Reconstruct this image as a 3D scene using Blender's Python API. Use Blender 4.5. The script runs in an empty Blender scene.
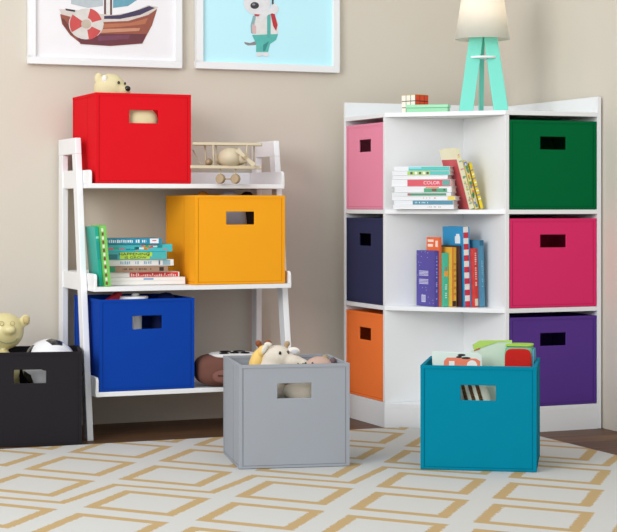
import bpy, bmesh, math, random
from mathutils import Vector, Matrix, Euler
random.seed(7)
S = bpy.context.scene
COL = S.collection
PHI = math.radians(22.5)
CX, CY, CZ = -2.0565, -4.688, 0.635
F = 1700.0
sP, cP = math.sin(PHI), math.cos(PHI)
CAMYAW = -PHI            # yaw that makes a thing's front look straight at the photographer

# ---------------------------------------------------------------- positions
def at(px, py, d):
    r = (px - 308.5) / F
    return Vector((CX + d*sP + r*d*cP, CY + d*cP - r*d*sP, CZ - (py - 205)/F*d))
def atY(px, Y):          # point on a plane parallel to the left wall
    r = (px - 308.5) / F
    d = (Y - CY) / (cP - r*sP)
    return at(px, 205, d).x, d
def wallpt(px, py, Y):
    r = (px - 308.5) / F
    d = (Y - CY) / (cP - r*sP)
    return at(px, py, d)
def zat(py, d): return CZ - (py - 205)/F*d
def floor_d(py): return F*CZ/(py - 205)

# ---------------------------------------------------------------- materials
def lin(c):
    o = []
    for v in c[:3]:
        v = v/255.0
        o.append(v/12.92 if v <= 0.04045 else ((v+0.055)/1.055)**2.4)
    return (o[0], o[1], o[2], 1.0)
MATS = {}
def mat(name, rgb, rough=0.6, bump=0.0, scale=200.0, vary=0.0, vscale=6.0, coat=0.0, spec=0.5, metal=0.0):
    if name in MATS: return MATS[name]
    m = bpy.data.materials.new(name); m.use_nodes = True
    nt = m.node_tree; b = nt.nodes['Principled BSDF']
    b.inputs['Base Color'].default_value = lin(rgb)
    b.inputs['Roughness'].default_value = rough
    b.inputs['Specular IOR Level'].default_value = spec
    b.inputs['Metallic'].default_value = metal
    if coat: b.inputs['Coat Weight'].default_value = coat
    tc = nt.nodes.new('ShaderNodeTexCoord')
    n = nt.nodes.new('ShaderNodeTexNoise'); n.inputs['Scale'].default_value = vscale
    n.inputs['Detail'].default_value = 4
    nt.links.new(tc.outputs['Object'], n.inputs['Vector'])
    mx = nt.nodes.new('ShaderNodeMix'); mx.data_type = 'RGBA'
    c = lin(rgb); k = 1 - max(vary, 0.02)
    mx.inputs[6].default_value = c
    mx.inputs[7].default_value = (c[0]*k, c[1]*k, c[2]*k, 1)
    nt.links.new(n.outputs['Fac'], mx.inputs[0]); nt.links.new(mx.outputs[2], b.inputs['Base Color'])
    if bump:
        n2 = nt.nodes.new('ShaderNodeTexNoise'); n2.inputs['Scale'].default_value = scale
        n2.inputs['Detail'].default_value = 2
        nt.links.new(tc.outputs['Object'], n2.inputs['Vector'])
        bp = nt.nodes.new('ShaderNodeBump'); bp.inputs['Strength'].default_value = bump
        bp.inputs['Distance'].default_value = 0.001
        nt.links.new(n2.outputs['Fac'], bp.inputs['Height']); nt.links.new(bp.outputs['Normal'], b.inputs['Normal'])
    MATS[name] = m
    return m
def M(rgb, rough=0.55, kind='paint', **k):
    return mat('%s_%d_%d_%d' % ((kind,) + tuple(rgb)), rgb, rough, **k)
def fabric(rgb): return mat('fabric_%d_%d_%d' % tuple(rgb), rgb, 0.9, bump=0.25, scale=700, vary=0.04, vscale=9, spec=0.08)
def plush(rgb): return mat('plush_%d_%d_%d' % tuple(rgb), rgb, 0.95, bump=0.9, scale=420, vary=0.10, vscale=60, spec=0.15)

# ---------------------------------------------------------------- mesh builder
class MB:
    def __init__(s): s.v = []; s.f = []; s.m = []; s.sm = []
    def add(s, vs, fs, mi=0, smooth=False, X=None):
        b = len(s.v)
        for p in vs:
            p = Vector(p)
            s.v.append(X @ p if X is not None else p)
        for f in fs:
            s.f.append([b+i for i in f]); s.m.append(mi); s.sm.append(smooth)
        return s
    def box(s, x0, x1, y0, y1, z0, z1, mi=0, X=None):
        v = [(x0,y0,z0),(x1,y0,z0),(x1,y1,z0),(x0,y1,z0),(x0,y0,z1),(x1,y0,z1),(x1,y1,z1),(x0,y1,z1)]
        f = [(0,3,2,1),(4,5,6,7),(0,1,5,4),(1,2,6,5),(2,3,7,6),(3,0,4,7)]
        return s.add(v, f, mi, False, X)
    def prism(s, pts, z0, z1, mi=0, X=None):          # ccw outline in XY
        n = len(pts)
        v = [(p[0],p[1],z0) for p in pts] + [(p[0],p[1],z1) for p in pts]
        f = [tuple(range(n-1,-1,-1)), tuple(range(n,2*n))] + [(i,(i+1)%n,n+(i+1)%n,n+i) for i in range(n)]
        return s.add(v, f, mi, False, X)
    def prism_y(s, pts, y0, y1, mi=0, X=None, smooth=False):   # outline in XZ
        n = len(pts)
        v = [(p[0],y0,p[1]) for p in pts] + [(p[0],y1,p[1]) for p in pts]
        f = [tuple(range(n)), tuple(range(2*n-1,n-1,-1))] + [(i,n+i,n+(i+1)%n,(i+1)%n) for i in range(n)]
        return s.add(v, f, mi, smooth, X)
    def prism_x(s, pts, x0, x1, mi=0, X=None):        # outline in YZ
        n = len(pts)
        v = [(x0,p[0],p[1]) for p in pts] + [(x1,p[0],p[1]) for p in pts]
        f = [tuple(range(n-1,-1,-1)), tuple(range(n,2*n))] + [(i,(i+1)%n,n+(i+1)%n,n+i) for i in range(n)]
        return s.add(v, f, mi, False, X)
    def ell(s, c, r, mi=0, R=None, nu=24, nv=14, power=1.0):
        v = []; f = []
        R = R or Matrix.Identity(3)
        def sp(t): return math.copysign(abs(t)**power, t)
        for j in range(nv+1):
            th = math.pi*j/nv
            for i in range(nu):
                ph = 2*math.pi*i/nu
                p = Vector((r[0]*sp(math.sin(th))*sp(math.cos(ph)), r[1]*sp(math.sin(th))*sp(math.sin(ph)), r[2]*sp(math.cos(th))))
                v.append(Vector(c) + R @ p)
        for j in range(nv):
            for i in range(nu):
                a = j*nu+i; b = j*nu+(i+1)%nu
                f.append((a, a+nu, b+nu, b))
        return s.add(v, f, mi, True)
    def cone(s, p0, p1, r0, r1, mi=0, n=20, smooth=True, caps=True):
        p0 = Vector(p0); p1 = Vector(p1); d = (p1-p0).normalized()
        q = d.to_track_quat('Z', 'Y').to_matrix()
        v = []
        for p, r in ((p0,r0),(p1,r1)):
            for i in range(n):
                a = 2*math.pi*i/n
                v.append(p + q @ Vector((r*math.cos(a), r*math.sin(a), 0)))
        s.add(v, [(i,(i+1)%n,n+(i+1)%n,n+i) for i in range(n)], mi, smooth)
        if caps: s.add(v, [tuple(range(n-1,-1,-1)), tuple(range(n,2*n))], mi, False)
        return s
    def tube(s, pts, r, mi=0, n=8):
        for a, b in zip(pts[:-1], pts[1:]): s.cone(a, b, r, r, mi, n)
        for p in pts: s.ell(p, (r,r,r), mi, nu=n, nv=6)
        return s
    def flat(s, pts, mi=0): return s.add(pts, [tuple(range(len(pts)))], mi, False)
    def build(s, name, mats, parent=None, bevel=0.0, seg=2, loc=None, yaw=0.0, sub=0, voxel=0.0, fix=True):
        me = bpy.data.meshes.new(name)
        me.from_pydata([tuple(p) for p in s.v], [], s.f)
        if not isinstance(mats, (list, tuple)): mats = [mats]
        for m in mats: me.materials.append(m)
        for p, mi, sm in zip(me.polygons, s.m, s.sm): p.material_index = mi; p.use_smooth = sm
        if fix:
            bm = bmesh.new(); bm.from_mesh(me)
            bmesh.ops.remove_doubles(bm, verts=bm.verts, dist=1e-6)
            bmesh.ops.recalc_face_normals(bm, faces=bm.faces)
            bm.to_mesh(me); bm.free()
        me.update()
        o = bpy.data.objects.new(name, me); COL.objects.link(o)
        if parent is not None: o.parent = parent
        if loc is not None: o.location = loc
        if yaw: o.rotation_euler = (0,0,yaw)
        if voxel:
            r = o.modifiers.new('Remesh', 'REMESH'); r.mode = 'VOXEL'; r.voxel_size = voxel; r.use_smooth_shade = True
            sm_ = o.modifiers.new('Smooth', 'SMOOTH'); sm_.factor = 0.6; sm_.iterations = 6
        if bevel:
            b = o.modifiers.new('Bevel', 'BEVEL'); b.width = bevel; b.segments = seg; b.limit_method = 'ANGLE'
            b.angle_limit = math.radians(40)
        return o
def tag(o, label, cat, group=None, kind=None):
    o['label'] = label; o['category'] = cat
    if group: o['group'] = group
    if kind: o['kind'] = kind
    return o
def thing(name, label, cat, loc=(0,0,0), yaw=0.0, group=None, rot=None):
    o = bpy.data.objects.new(name, None); COL.objects.link(o)
    o.location = loc; o.rotation_euler = rot or (0,0,yaw); o.empty_display_size = 0.05
    return tag(o, label, cat, group)
def struct(o): o['kind'] = 'structure'; return o

WHITE = mat('white_laminate', (238,240,241), 0.35, vary=0.01)
WHITE_WOOD = mat('white_painted_wood', (242,243,244), 0.38, vary=0.01)

# ================================================================= SETTING
WY = 0.095       # left wall plane
WX = 0.568       # right wall plane
wallm = mat('beige_wall_paint', (214,206,192), 0.85, bump=0.15, scale=260, vary=0.03, vscale=1.5, spec=0.2)
struct(MB().box(-3.4, WX+0.1, WY, WY+0.1, 0, 2.6).build('wall_left', wallm))
struct(MB().box(WX, WX+0.1, -3.6, WY, 0, 2.6).build('wall_right', wallm))

def node(nt, t, **k):
    n = nt.nodes.new(t)
    for a, b in k.items(): setattr(n, a, b)
    return n
class E_:                                             # tiny expression helper for shader maths
    def __init__(s, nt, sock): s.nt = nt; s.o = sock
    def op(s, o, *a):
        n = node(s.nt, 'ShaderNodeMath', operation=o)
        for i, x in enumerate((s,)+a):
            if isinstance(x, E_): s.nt.links.new(x.o, n.inputs[i])
            else: n.inputs[i].default_value = x
        return E_(s.nt, n.outputs[0])
    def __add__(s, b): return s.op('ADD', b)
    def __sub__(s, b): return s.op('SUBTRACT', b)
    def __mul__(s, b): return s.op('MULTIPLY', b)
    def __truediv__(s, b): return s.op('DIVIDE', b)

fm = bpy.data.materials.new('dark_wood_planks'); fm.use_nodes = True
nt = fm.node_tree; b = nt.nodes['Principled BSDF']
tc = node(nt, 'ShaderNodeTexCoord')
br = node(nt, 'ShaderNodeTexBrick'); br.offset = 0.37
br.inputs['Color1'].default_value = lin((124,92,62)); br.inputs['Color2'].default_value = lin((96,70,50))
br.inputs['Mortar'].default_value = lin((28,22,18)); br.inputs['Scale'].default_value = 1
br.inputs['Brick Width'].default_value = 0.95; br.inputs['Row Height'].default_value = 0.11
br.inputs['Mortar Size'].default_value = 0.0018
nt.links.new(tc.outputs['Object'], br.inputs['Vector'])
mp = node(nt, 'ShaderNodeMapping'); mp.inputs['Scale'].default_value = (3, 60, 1)
nt.links.new(tc.outputs['Object'], mp.inputs['Vector'])
no = node(nt, 'ShaderNodeTexNoise'); no.inputs['Scale'].default_value = 1.5; no.inputs['Detail'].default_value = 190
nt.links.new(mp.outputs[0], no.inputs['Vector'])
mx = node(nt, 'ShaderNodeMix', data_type='RGBA', blend_type='MULTIPLY'); mx.inputs[0].default_value = 0.75
cr = node(nt, 'ShaderNodeValToRGB'); cr.color_ramp.elements[0].color = (0.35,0.33,0.32,1); cr.color_ramp.elements[1].color = (1.3,1.2,1.1,1)
cr.color_ramp.elements[0].position = 0.3; cr.color_ramp.elements[1].position = 0.7
nt.links.new(no.outputs['Fac'], cr.inputs[0]); nt.links.new(br.outputs['Color'], mx.inputs[6]); nt.links.new(cr.outputs[0], mx.inputs[7])
nt.links.new(mx.outputs[2], b.inputs['Base Color']); b.inputs['Roughness'].default_value = 0.5
b.inputs['Specular IOR Level'].default_value = 0.3
struct(MB().box(-3.4, WX, -4.2, WY, -0.05, 0).build('floor', fm))

# ---- rug
rm = bpy.data.materials.new('woven_rug_lattice'); rm.use_nodes = True
nt = rm.node_tree; b = nt.nodes['Principled BSDF']
tc = node(nt, 'ShaderNodeTexCoord')
wob = node(nt, 'ShaderNodeTexNoise'); wob.inputs['Scale'].default_value = 170; wob.inputs['Detail'].default_value = 1
nt.links.new(tc.outputs['Object'], wob.inputs['Vector'])
sep = node(nt, 'ShaderNodeSeparateXYZ'); nt.links.new(tc.outputs['Object'], sep.inputs[0])
wv = (E_(nt, wob.outputs['Fac']) - 0.5) * 0.012
t_ = E_(nt, sep.outputs[0]) + wv
n_ = (E_(nt, sep.outputs[1]) * -1.0) + wv
PT, PN_, A_, B_ = 0.335, 0.23, 0.141, 0.172
u = (t_ + 0.158) / PT
pu0 = ((u + 0.5).op('FRACT') - 0.5).op('ABSOLUTE') * PT      # 0 at columns of even rows
pu1 = (u.op('FRACT') - 0.5).op('ABSOLUTE') * PT
nb = (pu1 / (PT/2) - 0.5) * 0.18 + 1.08                        # zigzag line
above = n_.op('GREATER_THAN', nb)
np_ = n_ - above*0.09
def pv(c): return ((((np_ - c) / (2*PN_)) + 0.5).op('FRACT') - 0.5).op('ABSOLUTE') * (2*PN_)
def ring(a, bb):
    m = a / A_ + bb / B_
    return m.op('LESS_THAN', 1.0) * m.op('GREATER_THAN', 0.75)
r0 = ring(pu0, pv(0.92)); r1 = ring(pu1, pv(1.15))
link = (n_ - nb).op('ABSOLUTE').op('LESS_THAN', 0.017)
mask = r0.op('MAXIMUM', r1).op('MAXIMUM', link)
mx = node(nt, 'ShaderNodeMix', data_type='RGBA')
mx.inputs[6].default_value = lin((198,198,194)); mx.inputs[7].default_value = lin((184,158,114))
nt.links.new(mask.o, mx.inputs[0])
fine = node(nt, 'ShaderNodeTexNoise'); fine.inputs['Scale'].default_value = 600
nt.links.new(tc.outputs['Object'], fine.inputs['Vector'])
mm = node(nt, 'ShaderNodeMix', data_type='RGBA', blend_type='MULTIPLY'); mm.inputs[0].default_value = 0.25
nt.links.new(mx.outputs[2], mm.inputs[6]); nt.links.new(fine.outputs['Fac'], mm.inputs[7])
nt.links.new(mx.outputs[2], b.inputs['Base Color'])
bp = node(nt, 'ShaderNodeBump'); bp.inputs['Strength'].default_value = 0.5; bp.inputs['Distance'].default_value = 0.002
nt.links.new(fine.outputs['Fac'], bp.inputs['Height']); nt.links.new(bp.outputs[0], b.inputs['Normal'])
b.inputs['Roughness'].default_value = 0.95; b.inputs['Specular IOR Level'].default_value = 0.1
RZ = 0.006
rug = MB().prism([(-2.1,-2.75),(0.297,-2.75),(0.297,-0.595),(0.245,-0.560),(0.025,-0.335),(-2.1,-0.335)], 0, RZ).build('area_rug', rm, bevel=0.002)
tag(rug, 'cream rug with tan diamond trellis lines lying on the dark wood floor', 'rug')

# ================================================================= FABRIC BINS
def make_bin(label, rgb, W, D, H, loc, yaw, group='fabric storage bins'):
    m = fabric(rgb); t = 0.005
    mb = MB()
    hw, z0, z1 = 0.0415, H-0.044-0.036, H-0.044
    xs = [-W/2, -hw, hw, W/2]; zs = [0, z0, z1, H]
    v = []; f = []
    for y in (0, t):
        for z in zs:
            for x in xs: v.append((x, y, z))
    idx = lambda k, j, i: k*16 + j*4 + i
    for j in range(3):
        for i in range(3):
            if i == 1 and j == 1: continue
            f.append((idx(0,j,i), idx(0,j,i+1), idx(0,j+1,i+1), idx(0,j+1,i)))
            f.append((idx(1,j,i), idx(1,j+1,i), idx(1,j+1,i+1), idx(1,j,i+1)))
    for (a, c) in (((0,0),(0,3)), ((3,0),(3,3))):       # bottom, top
        for i in range(3): f.append((idx(0,a[0],i), idx(1,a[0],i), idx(1,a[0],i+1), idx(0,a[0],i+1)))
    for i in (0, 3):
        for j in range(3): f.append((idx(0,j,i), idx(0,j+1,i), idx(1,j+1,i), idx(1,j,i)))
    for (p, q) in (((1,1),(1,2)), ((1,2),(2,2)), ((2,2),(2,1)), ((2,1),(1,1))):
        f.append((idx(0,*p), idx(0,*q), idx(1,*q), idx(1,*p)))
    mb.add(v, f)
    mb.box(-W/2, -W/2+t, t, D, 0, H); mb.box(W/2-t, W/2, t, D, 0, H)
    mb.box(-W/2+t, W/2-t, D-t, D, 0, H); mb.box(-W/2+t, W/2-t, t, D-t, 0, t)
    o = mb.build('fabric_bin', m, bevel=0.0015, loc=loc, yaw=yaw)
    tag(o, label, 'storage bin', group)
    w = 0.007; q = 0.0012; q2 = 0.0009; q3 = 0.0015
    e = MB()
    for x in (-W/2-q, W/2-w): e.box(x, x+w+q, -q, t+q, 0.0012, H-0.006)          # front corner tape
    for x in (-W/2-q2, W/2-w): e.box(x, x+w+q2, D-w, D+q2, 0.0012, H-0.006)
    e.box(-W/2-q3, W/2+q3, -q3, t+q3, H-0.006, H+q3)                              # rim tape, four butted strips
    e.box(-W/2-q3, W/2+q3, D-t-q3, D+q3, H-0.006, H+q3)
    for sx in (-1, 1):
        x0 = -W/2-q3 if sx < 0 else W/2-t-q3
        e.box(x0, x0+t+2*q3, t+q3+.0001, D-t-q3-.0001, H-0.006, H+q3)
    e.box(-W/2+w+.0002, W/2-w-.0002, -q2, 0.0, 0.0012, 0.006)
    e.build('edge_binding', m, o, fix=False)
    dk = fabric(tuple(int(v*0.80) for v in rgb))
    st = MB(); a = W/2-0.0085; r = 0.0006
    for x in (-a, a): st.box(x-r, x+r, -0.0004, 0.0002, 0.0075, H-0.0065)
    st.box(-W/2-.0004, W/2+.0004, -0.0004, 0.0002, 0.0066, 0.0078)
    for x0, x1 in ((-W/2-0.0004, -W/2+0.0002), (W/2-0.0002, W/2+0.0004)):
        st.box(x0, x1, -0.0004, D-0.008, 0.0066, 0.0078)
        for y in (0.0085, D*0.38, D-0.0085): st.box(x0, x1, y-r, y+r, 0.002, H-0.0065)
    st.build('stitched_seam', dk, o, fix=False)
    return o

BH = 0.246
def floor_bin(label, rgb, pxL, pxR, pyL, pyR, z, W=None, D=0.262, zfloor=RZ):
    dL = F*(CZ-zfloor)/(pyL-205); dR = F*(CZ-zfloor)/(pyR-205)
    a = at(pxL, 205, dL); c = at(pxR, 205, dR); v = c-a; L = v.length
    yaw = math.atan2(v.y, v.x); mid = (a+c)/2
    return make_bin(label, rgb, W or L, D, BH, (mid.x, mid.y, zfloor+0.0005), yaw, 'open fabric bins standing on the floor'), (mid, yaw, L)

gray_bin, GB = floor_bin('light grey fabric bin on the rug holding a giraffe plush', (156,161,168), 239.5, 349, 469.5, 466.2, RZ)
teal_bin, TB = floor_bin('teal blue fabric bin on the rug holding a soft play block and books', (0,128,155), 421, 536, 469.5, 472.5, RZ, D=0.25)
black_bin, BB = floor_bin('black fabric bin on the floor at the left, holding a football', (40,38,41), -22, 81.5, 448, 445.5, 0.0, zfloor=0.0, D=0.205)

# ================================================================= LADDER SHELF
LX0, LX1 = -0.856, -0.250
lad = thing('ladder_shelf', 'white three-tier leaning ladder shelf standing against the left wall', 'shelf', (LX0, 0.07, 0))
def L(mb): # world coords -> ladder local
    for i, p in enumerate(mb.v): mb.v[i] = p - Vector((LX0, 0.07, 0))
    return mb
fr = lambda z: 0.236 - 0.16*z          # front of the leaning leg
TH = 0.017
for x in (LX0, LX1-TH):
    L(MB().box(x, x+TH, 0.036, 0.079, 0, 0.776)).build('rear_leg', WHITE_WOOD, lad, bevel=0.0015)
    z = 0.776
    L(MB().prism_x([(-fr(0),0),(-fr(0)+0.040,0),(-fr(z)+0.040,z),(-fr(z),z)], x, x+TH)).build('front_leg', WHITE_WOOD, lad, bevel=0.0015)
    L(MB().prism_x([(-fr(.776)-.001,.776),(0.081,.776),(0.081,.821),(-fr(.821),.821)], x, x+TH)).build('top_rail', WHITE_WOOD, lad, bevel=0.002)
SHELVES = [(0.132, 0.258, 0.172), (0.414, 0.242, 0.449), (0.694, 0.190, 0.731)]
for zt, nf, zl in SHELVES:
    t = MB()
    xi0, xi1 = LX0+TH+0.0005, LX1-TH-0.0005
    t.box(xi0, xi1, -nf, 0.076, zt-0.013, zt)
    for x in (xi0, xi1-0.008):
        r = 0.012
        t.prism_x([(0.076,zt),(0.076,zl)] + [(-nf+r-r*math.sin(a), zl-r+r*math.cos(a)) for a in [k*math.pi/8 for k in range(5)]] + [(-nf,zt)], x, x+0.008)
    t.box(xi0+.008, xi1-.008, 0.068, 0.076, zt, zl)
    # outer cheek boards joining the legs
    for x in (LX0+0.003, LX1-TH+0.003):
        t.box(x, x+0.011, -fr(zt)+0.038, 0.037, zt-0.013, zl)
    L(t).build('shelf_tray', WHITE_WOOD, lad, bevel=0.0015)

make_bin('bright red fabric bin on the top tier of the ladder shelf', (222,26,36), 0.270, 0.247, BH, (-0.683, -0.187, 0.6945), 0, 'fabric storage bins on the ladder shelf')
make_bin('golden yellow fabric bin on the middle tier of the ladder shelf', (248,168,34), 0.264, 0.262, BH, (-0.4185, -0.238, 0.4145), 0, 'fabric storage bins on the ladder shelf')
make_bin('royal blue fabric bin on the bottom tier of the ladder shelf', (16,66,164), 0.266, 0.262, BH, (-0.694, -0.255, 0.1325), 0, 'fabric storage bins on the ladder shelf')

# ================================================================= CORNER CABINET
cab = thing('corner_cabinet', 'white corner cubby cabinet with six bins and three open angled shelves', 'cabinet', (0,0,0))
T = 0.0125; w = 0.29; Sx = 0.562; Ld = 0.252; SY = w+Ld; HC = 0.898
ZS = [0.071, 0.347, 0.622]
MB().box(0, Sx, -T, 0, 0, HC+0.045).build('back_panel', WHITE, cab, bevel=0.001)
MB().box(Sx-T, Sx, -SY, -T, 0, HC+0.045).build('back_panel', WHITE, cab, bevel=0.001)
MB().box(0.001, Ld+T, -w, -w+T, 0.071, HC-T).build('divider', WHITE, cab, bevel=0.001)
MB().box(Ld, Ld+T, -SY+0.001, -w, 0.071, HC-T).build('divider', WHITE, cab, bevel=0.001)
for zt in ZS:
    mb = MB(); mb.prism([(0.0005,-T),(0.0005,-w+.0005),(Ld+.0005,-SY+.0005),(Sx-T,-SY+.0005),(Sx-T,-T)][::-1], zt-T, zt)
    mb.build('shelf_board', WHITE, cab, bevel=0.001)
MB().prism([(0,-T),(0,-w),(Ld,-SY),(Sx-T,-SY),(Sx-T,-T)][::-1], HC-T, HC).build('cabinet_top', WHITE, cab, bevel=0.001)
k = MB()
o_ = [(0,-T),(0,-w),(Ld,-SY),(Sx-T,-SY)]
i_ = [(T,-T),(T,-w+T*0.41),(Ld+T*0.41,-SY+T),(Sx-T,-SY+T)]
for a in range(3): k.prism([o_[a], o_[a+1], i_[a+1], i_[a]], 0, 0.071-T)
k.build('kick_board', WHITE, cab)
CB = 0.248
names_l = [('light pink', (238,146,172), 'top'), ('dark navy', (54,56,88), 'middle'), ('orange', (255,130,62), 'bottom')]
names_r = [('dark green', (0,102,54), 'top'), ('magenta pink', (222,52,108), 'middle'), ('deep purple', (90,58,140), 'bottom')]
for k_, zt in enumerate(ZS[::-1]):
    c, rgb, pos = names_l[k_]
    make_bin('%s fabric bin in the %s left cubby of the corner cabinet' % (c, pos), rgb, 0.258, 0.235, CB, (0.004, -0.1450, zt+0.0008), -math.pi/2, 'fabric bins in the cabinet cubbies')
    c, rgb, pos = names_r[k_]
    make_bin('%s fabric bin in the %s right cubby of the corner cabinet' % (c, pos), rgb, 0.278, 0.235, CB, (0.4070, -0.538, zt+0.0008), 0, 'fabric bins in the cabinet cubbies')

# ================================================================= BOOKS
PAGE = mat('book_pages', (236,232,222), 0.8, vary=0.08, vscale=300)
def book(label, th, h, dep, rgb, M4, group, cat='book', extra=None, rough=0.4):
    """local frame: spine faces -Y, height +Z, thickness X (0..th)"""
    m = M(rgb, rough, 'book_cover')
    c = MB(); q = 0.0018
    c.box(0, q, 0, dep, 0, h); c.box(th-q, th, 0, dep, 0, h); c.box(q, th-q, 0, q, 0, h)
    o = c.build('book', m, bevel=0.0005)
    o.matrix_world = M4
    tag(o, label, cat, group)
    MB().box(q+.0001, th-q-.0001, q+.0001, dep-0.003, 0.0025, h-0.0025).build('pages', PAGE, o)
    if extra: extra(o, th, h, dep)
    return o
def upright(px, Y, z, yaw, lean=0.0):
    x, d = atY(px, Y)
    return Matrix.Translation((x, Y, z)) @ Matrix.Rotation(yaw, 4, 'Z') @ Matrix.Rotation(lean, 4, 'Y')
def patch(parent, name, rects, cols, face='spine', rough=0.4):
    """coloured printed areas on a spine: rect=(x0,x1,z0,z1,colour index)"""
    mb = MB(); e = 0.0003
    for r in rects:
        x0, x1, z0, z1, ci = r
        if face == 'spine': mb.box(x0, x1, -e*(1+ci*0.3), 0.0002, z0, z1, ci)
        elif face == 'left': mb.box(-e*(1+ci*0.3), 0.0002, x0, x1, z0, z1, ci)
    return mb.build(name, [M(c, rough, 'print') for c in cols], parent)
def letters(parent, text, size, loc, rot, rgb, name='lettering', width=None):
    cu = bpy.data.curves.new(name, 'FONT'); cu.body = text; cu.size = size; cu.extrude = 0.0002
    cu.align_x = 'CENTER'; cu.align_y = 'CENTER'
    tmp = bpy.data.objects.new('tmp', cu); COL.objects.link(tmp)
    dg = bpy.context.evaluated_depsgraph_get(); dg.update()
    me = bpy.data.meshes.new_from_object(tmp.evaluated_get(dg))
    bpy.data.objects.remove(tmp)
    xs = [v.co.x for v in me.vertices]
    if width and xs:
        k = width/(max(xs)-min(xs)); me.transform(Matrix.Scale(k, 4, (1,0,0)))
    me.materials.clear(); me.materials.append(M(rgb, 0.5, 'ink'))
    o = bpy.data.objects.new(name, me); COL.objects.link(o); o.parent = parent
    o.matrix_local = Matrix.Translation(loc) @ rot
    return o
SPV = Matrix.Rotation(math.pi/2, 4, 'Y') @ Matrix.Rotation(math.pi/2, 4, 'X')   # text running down an upright spine
# rotation helpers: text lies in XY facing +Z; want facing -Y, text direction +Z*(-1)
SP_DOWN = Matrix(((0,1,0,0),(0,0,-1,0),(-1,0,0,0),(0,0,0,1)))
SP_UP = Matrix(((0,-1,0,0),(0,0,-1,0),(1,0,0,0),(0,0,0,1)))
FACE_LEFT = Matrix(((0,0,-1,0),(-1,0,0,0),(0,1,0,0),(0,0,0,1)))
def greek(seed, z0, z1, x0, x1, ci, step=0.0045, fill=.7):
    rnd = random.Random(seed); z = z0; out = []
    while z < z1:
        wv_ = step*rnd.uniform(.45, .8)
        if rnd.random() < fill:
            out.append((x0+rnd.uniform(0, .15)*(x1-x0), x1-rnd.uniform(0,.15)*(x1-x0), z, min(z+wv_, z1), ci))
        z += step
    return out

# --- flat stack on the ladder's middle tier (spines forward, book height runs along X)
def laying(x, Y, z, yaw):
    # maps local Z(height)->+X, local X(thickness)->+Z upwards: spine stays on -Y
    R = Matrix(((0,0,1,0),(0,1,0,0),(1,0,0,0),(0,0,0,1)))
    # keep it a proper rotation: mirror would flip, so thickness runs downwards
    R = Matrix(((0,0,1,0),(0,1,0,0),(-1,0,0,0),(0,0,0,1)))
    return Matrix.Translation((x, Y, z)) @ Matrix.Rotation(yaw, 4, 'Z') @ R
z = 0.4146
STK = 'books stacked flat on the ladder shelf'
spec = [ # left px, right px, thickness, rgb, label
 (109,184,0.0205,(236,233,228),'thick white book lying at the bottom of the ladder shelf stack'),
 (108,178,0.0145,(235,230,226),'white book with a red patterned spine, second from the bottom of the stack'),
 (105,166,0.0170,(160,128,104),'brown book with a green spine end in the ladder shelf stack'),
 (105,172,0.0180,(234,232,228),'white book with pale blue title between the brown and the green book'),
 (105,165,0.0210,(70,178,178),'teal book with a lime title band reading HAPPENING IS GROW'),
 (104,171,0.0210,(66,190,196),'turquoise book with pink and orange shapes, second from the top of the stack'),
 (103,160,0.0165,(22,138,170),'deep blue-green book with a white label, top of the ladder shelf stack')]
for i, (pl, pr, th, rgb, lab) in enumerate(spec):
    Yf = -0.165 - 0.006*((i*37) % 5)/5 - (0.012 if i == 0 else 0)
    xl, _ = atY(pl, Yf); xr, _ = atY(pr, Yf)
    h = xr - xl
    yaw = math.radians(-6 + [0,2,-2,1,-1,2,0][i])
    if i == 0: yaw = math.radians(-3)
    z += th
    o = book(lab, th-0.0004, h, 0.105, rgb, laying(xl, Yf, z, yaw), STK)
    t0 = th-0.0004
    if i == 0:
        patch(o, 'spine_print', [(t0*.42, t0*.46, 0.003, h-.003, 0), (t0*.12, t0*.3, h*.45, h*.58, 1)], [(214,206,200),(84,140,190)])
    if i == 1:
        r = [(0.001, t0-.001, h*.30, h-.004, 0)]
        rnd = random.Random(3)
        for k_ in range(26):
            a = h*.32 + (h*.64)*k_/26; r.append((t0*rnd.uniform(.1,.7), t0*rnd.uniform(.7,.9), a, a+.0022, 1))
        patch(o, 'spine_print', r, [(206,48,46),(240,226,220)])
    if i == 2:
        patch(o, 'spine_print', [(0.001,t0-.001,0.002,h*.16,0),(0.003,t0-.003,h*.86,h*.93,1)] + greek(5,h*.2,h*.8,t0*.35,t0*.62,2), [(36,150,104),(44,30,28),(84,58,44)])
    if i == 3:
        patch(o, 'spine_print', greek(9,h*.22,h*.68,t0*.25,t0*.75,0,.006) + [(0.002,t0-.002,h*.84,h*.95,1),(0.003,t0-.003,h*.78,h*.80,2)], [(140,178,196),(146,184,196),(90,110,130)])
    if i == 4:
        patch(o, 'spine_print', [(0.001,t0-.001,h*.24,h*.72,0),(0.001,t0*.6,h*.68,h*.76,0),(t0*.3,t0-.001,h*.02,h*.2,1)], [(178,214,66),(40,120,130)])
        letters(o, 'HAPPENING', 0.0105, (t0*.30, -0.0008, h*.47), SP_UP @ Matrix.Identity(4), (30,50,30), width=.085)
        letters(o, 'IS GROW', 0.0095, (t0*.76, -0.0008, h*.49), SP_UP @ Matrix.Identity(4), (30,50,30), width=.06)
    if i == 5:
        rects = []; rnd = random.Random(11)
        for k_ in range(22):
            a = rnd.uniform(.06,.9)*h; q = rnd.uniform(.05,.65)*t0
            rects.append((q, q+rnd.uniform(.15,.35)*t0, a, min(a+rnd.uniform(.008,.02), h), rnd.choice([0,1,2,3,4])))
        patch(o, 'spine_print', rects, [(214,110,132),(236,150,60),(60,170,120),(214,240,240),(20,140,150)])
    if i == 6:
        patch(o, 'spine_print', [(t0*.05,t0*.85,h*.80,h*.95,0),(t0*.3,t0*.5,h*.84,h*.91,2)] + greek(21,h*.06,h*.74,t0*.22,t0*.78,1,.0058,.85), [(238,240,244),(226,240,244),(206,120,130)])

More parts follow.
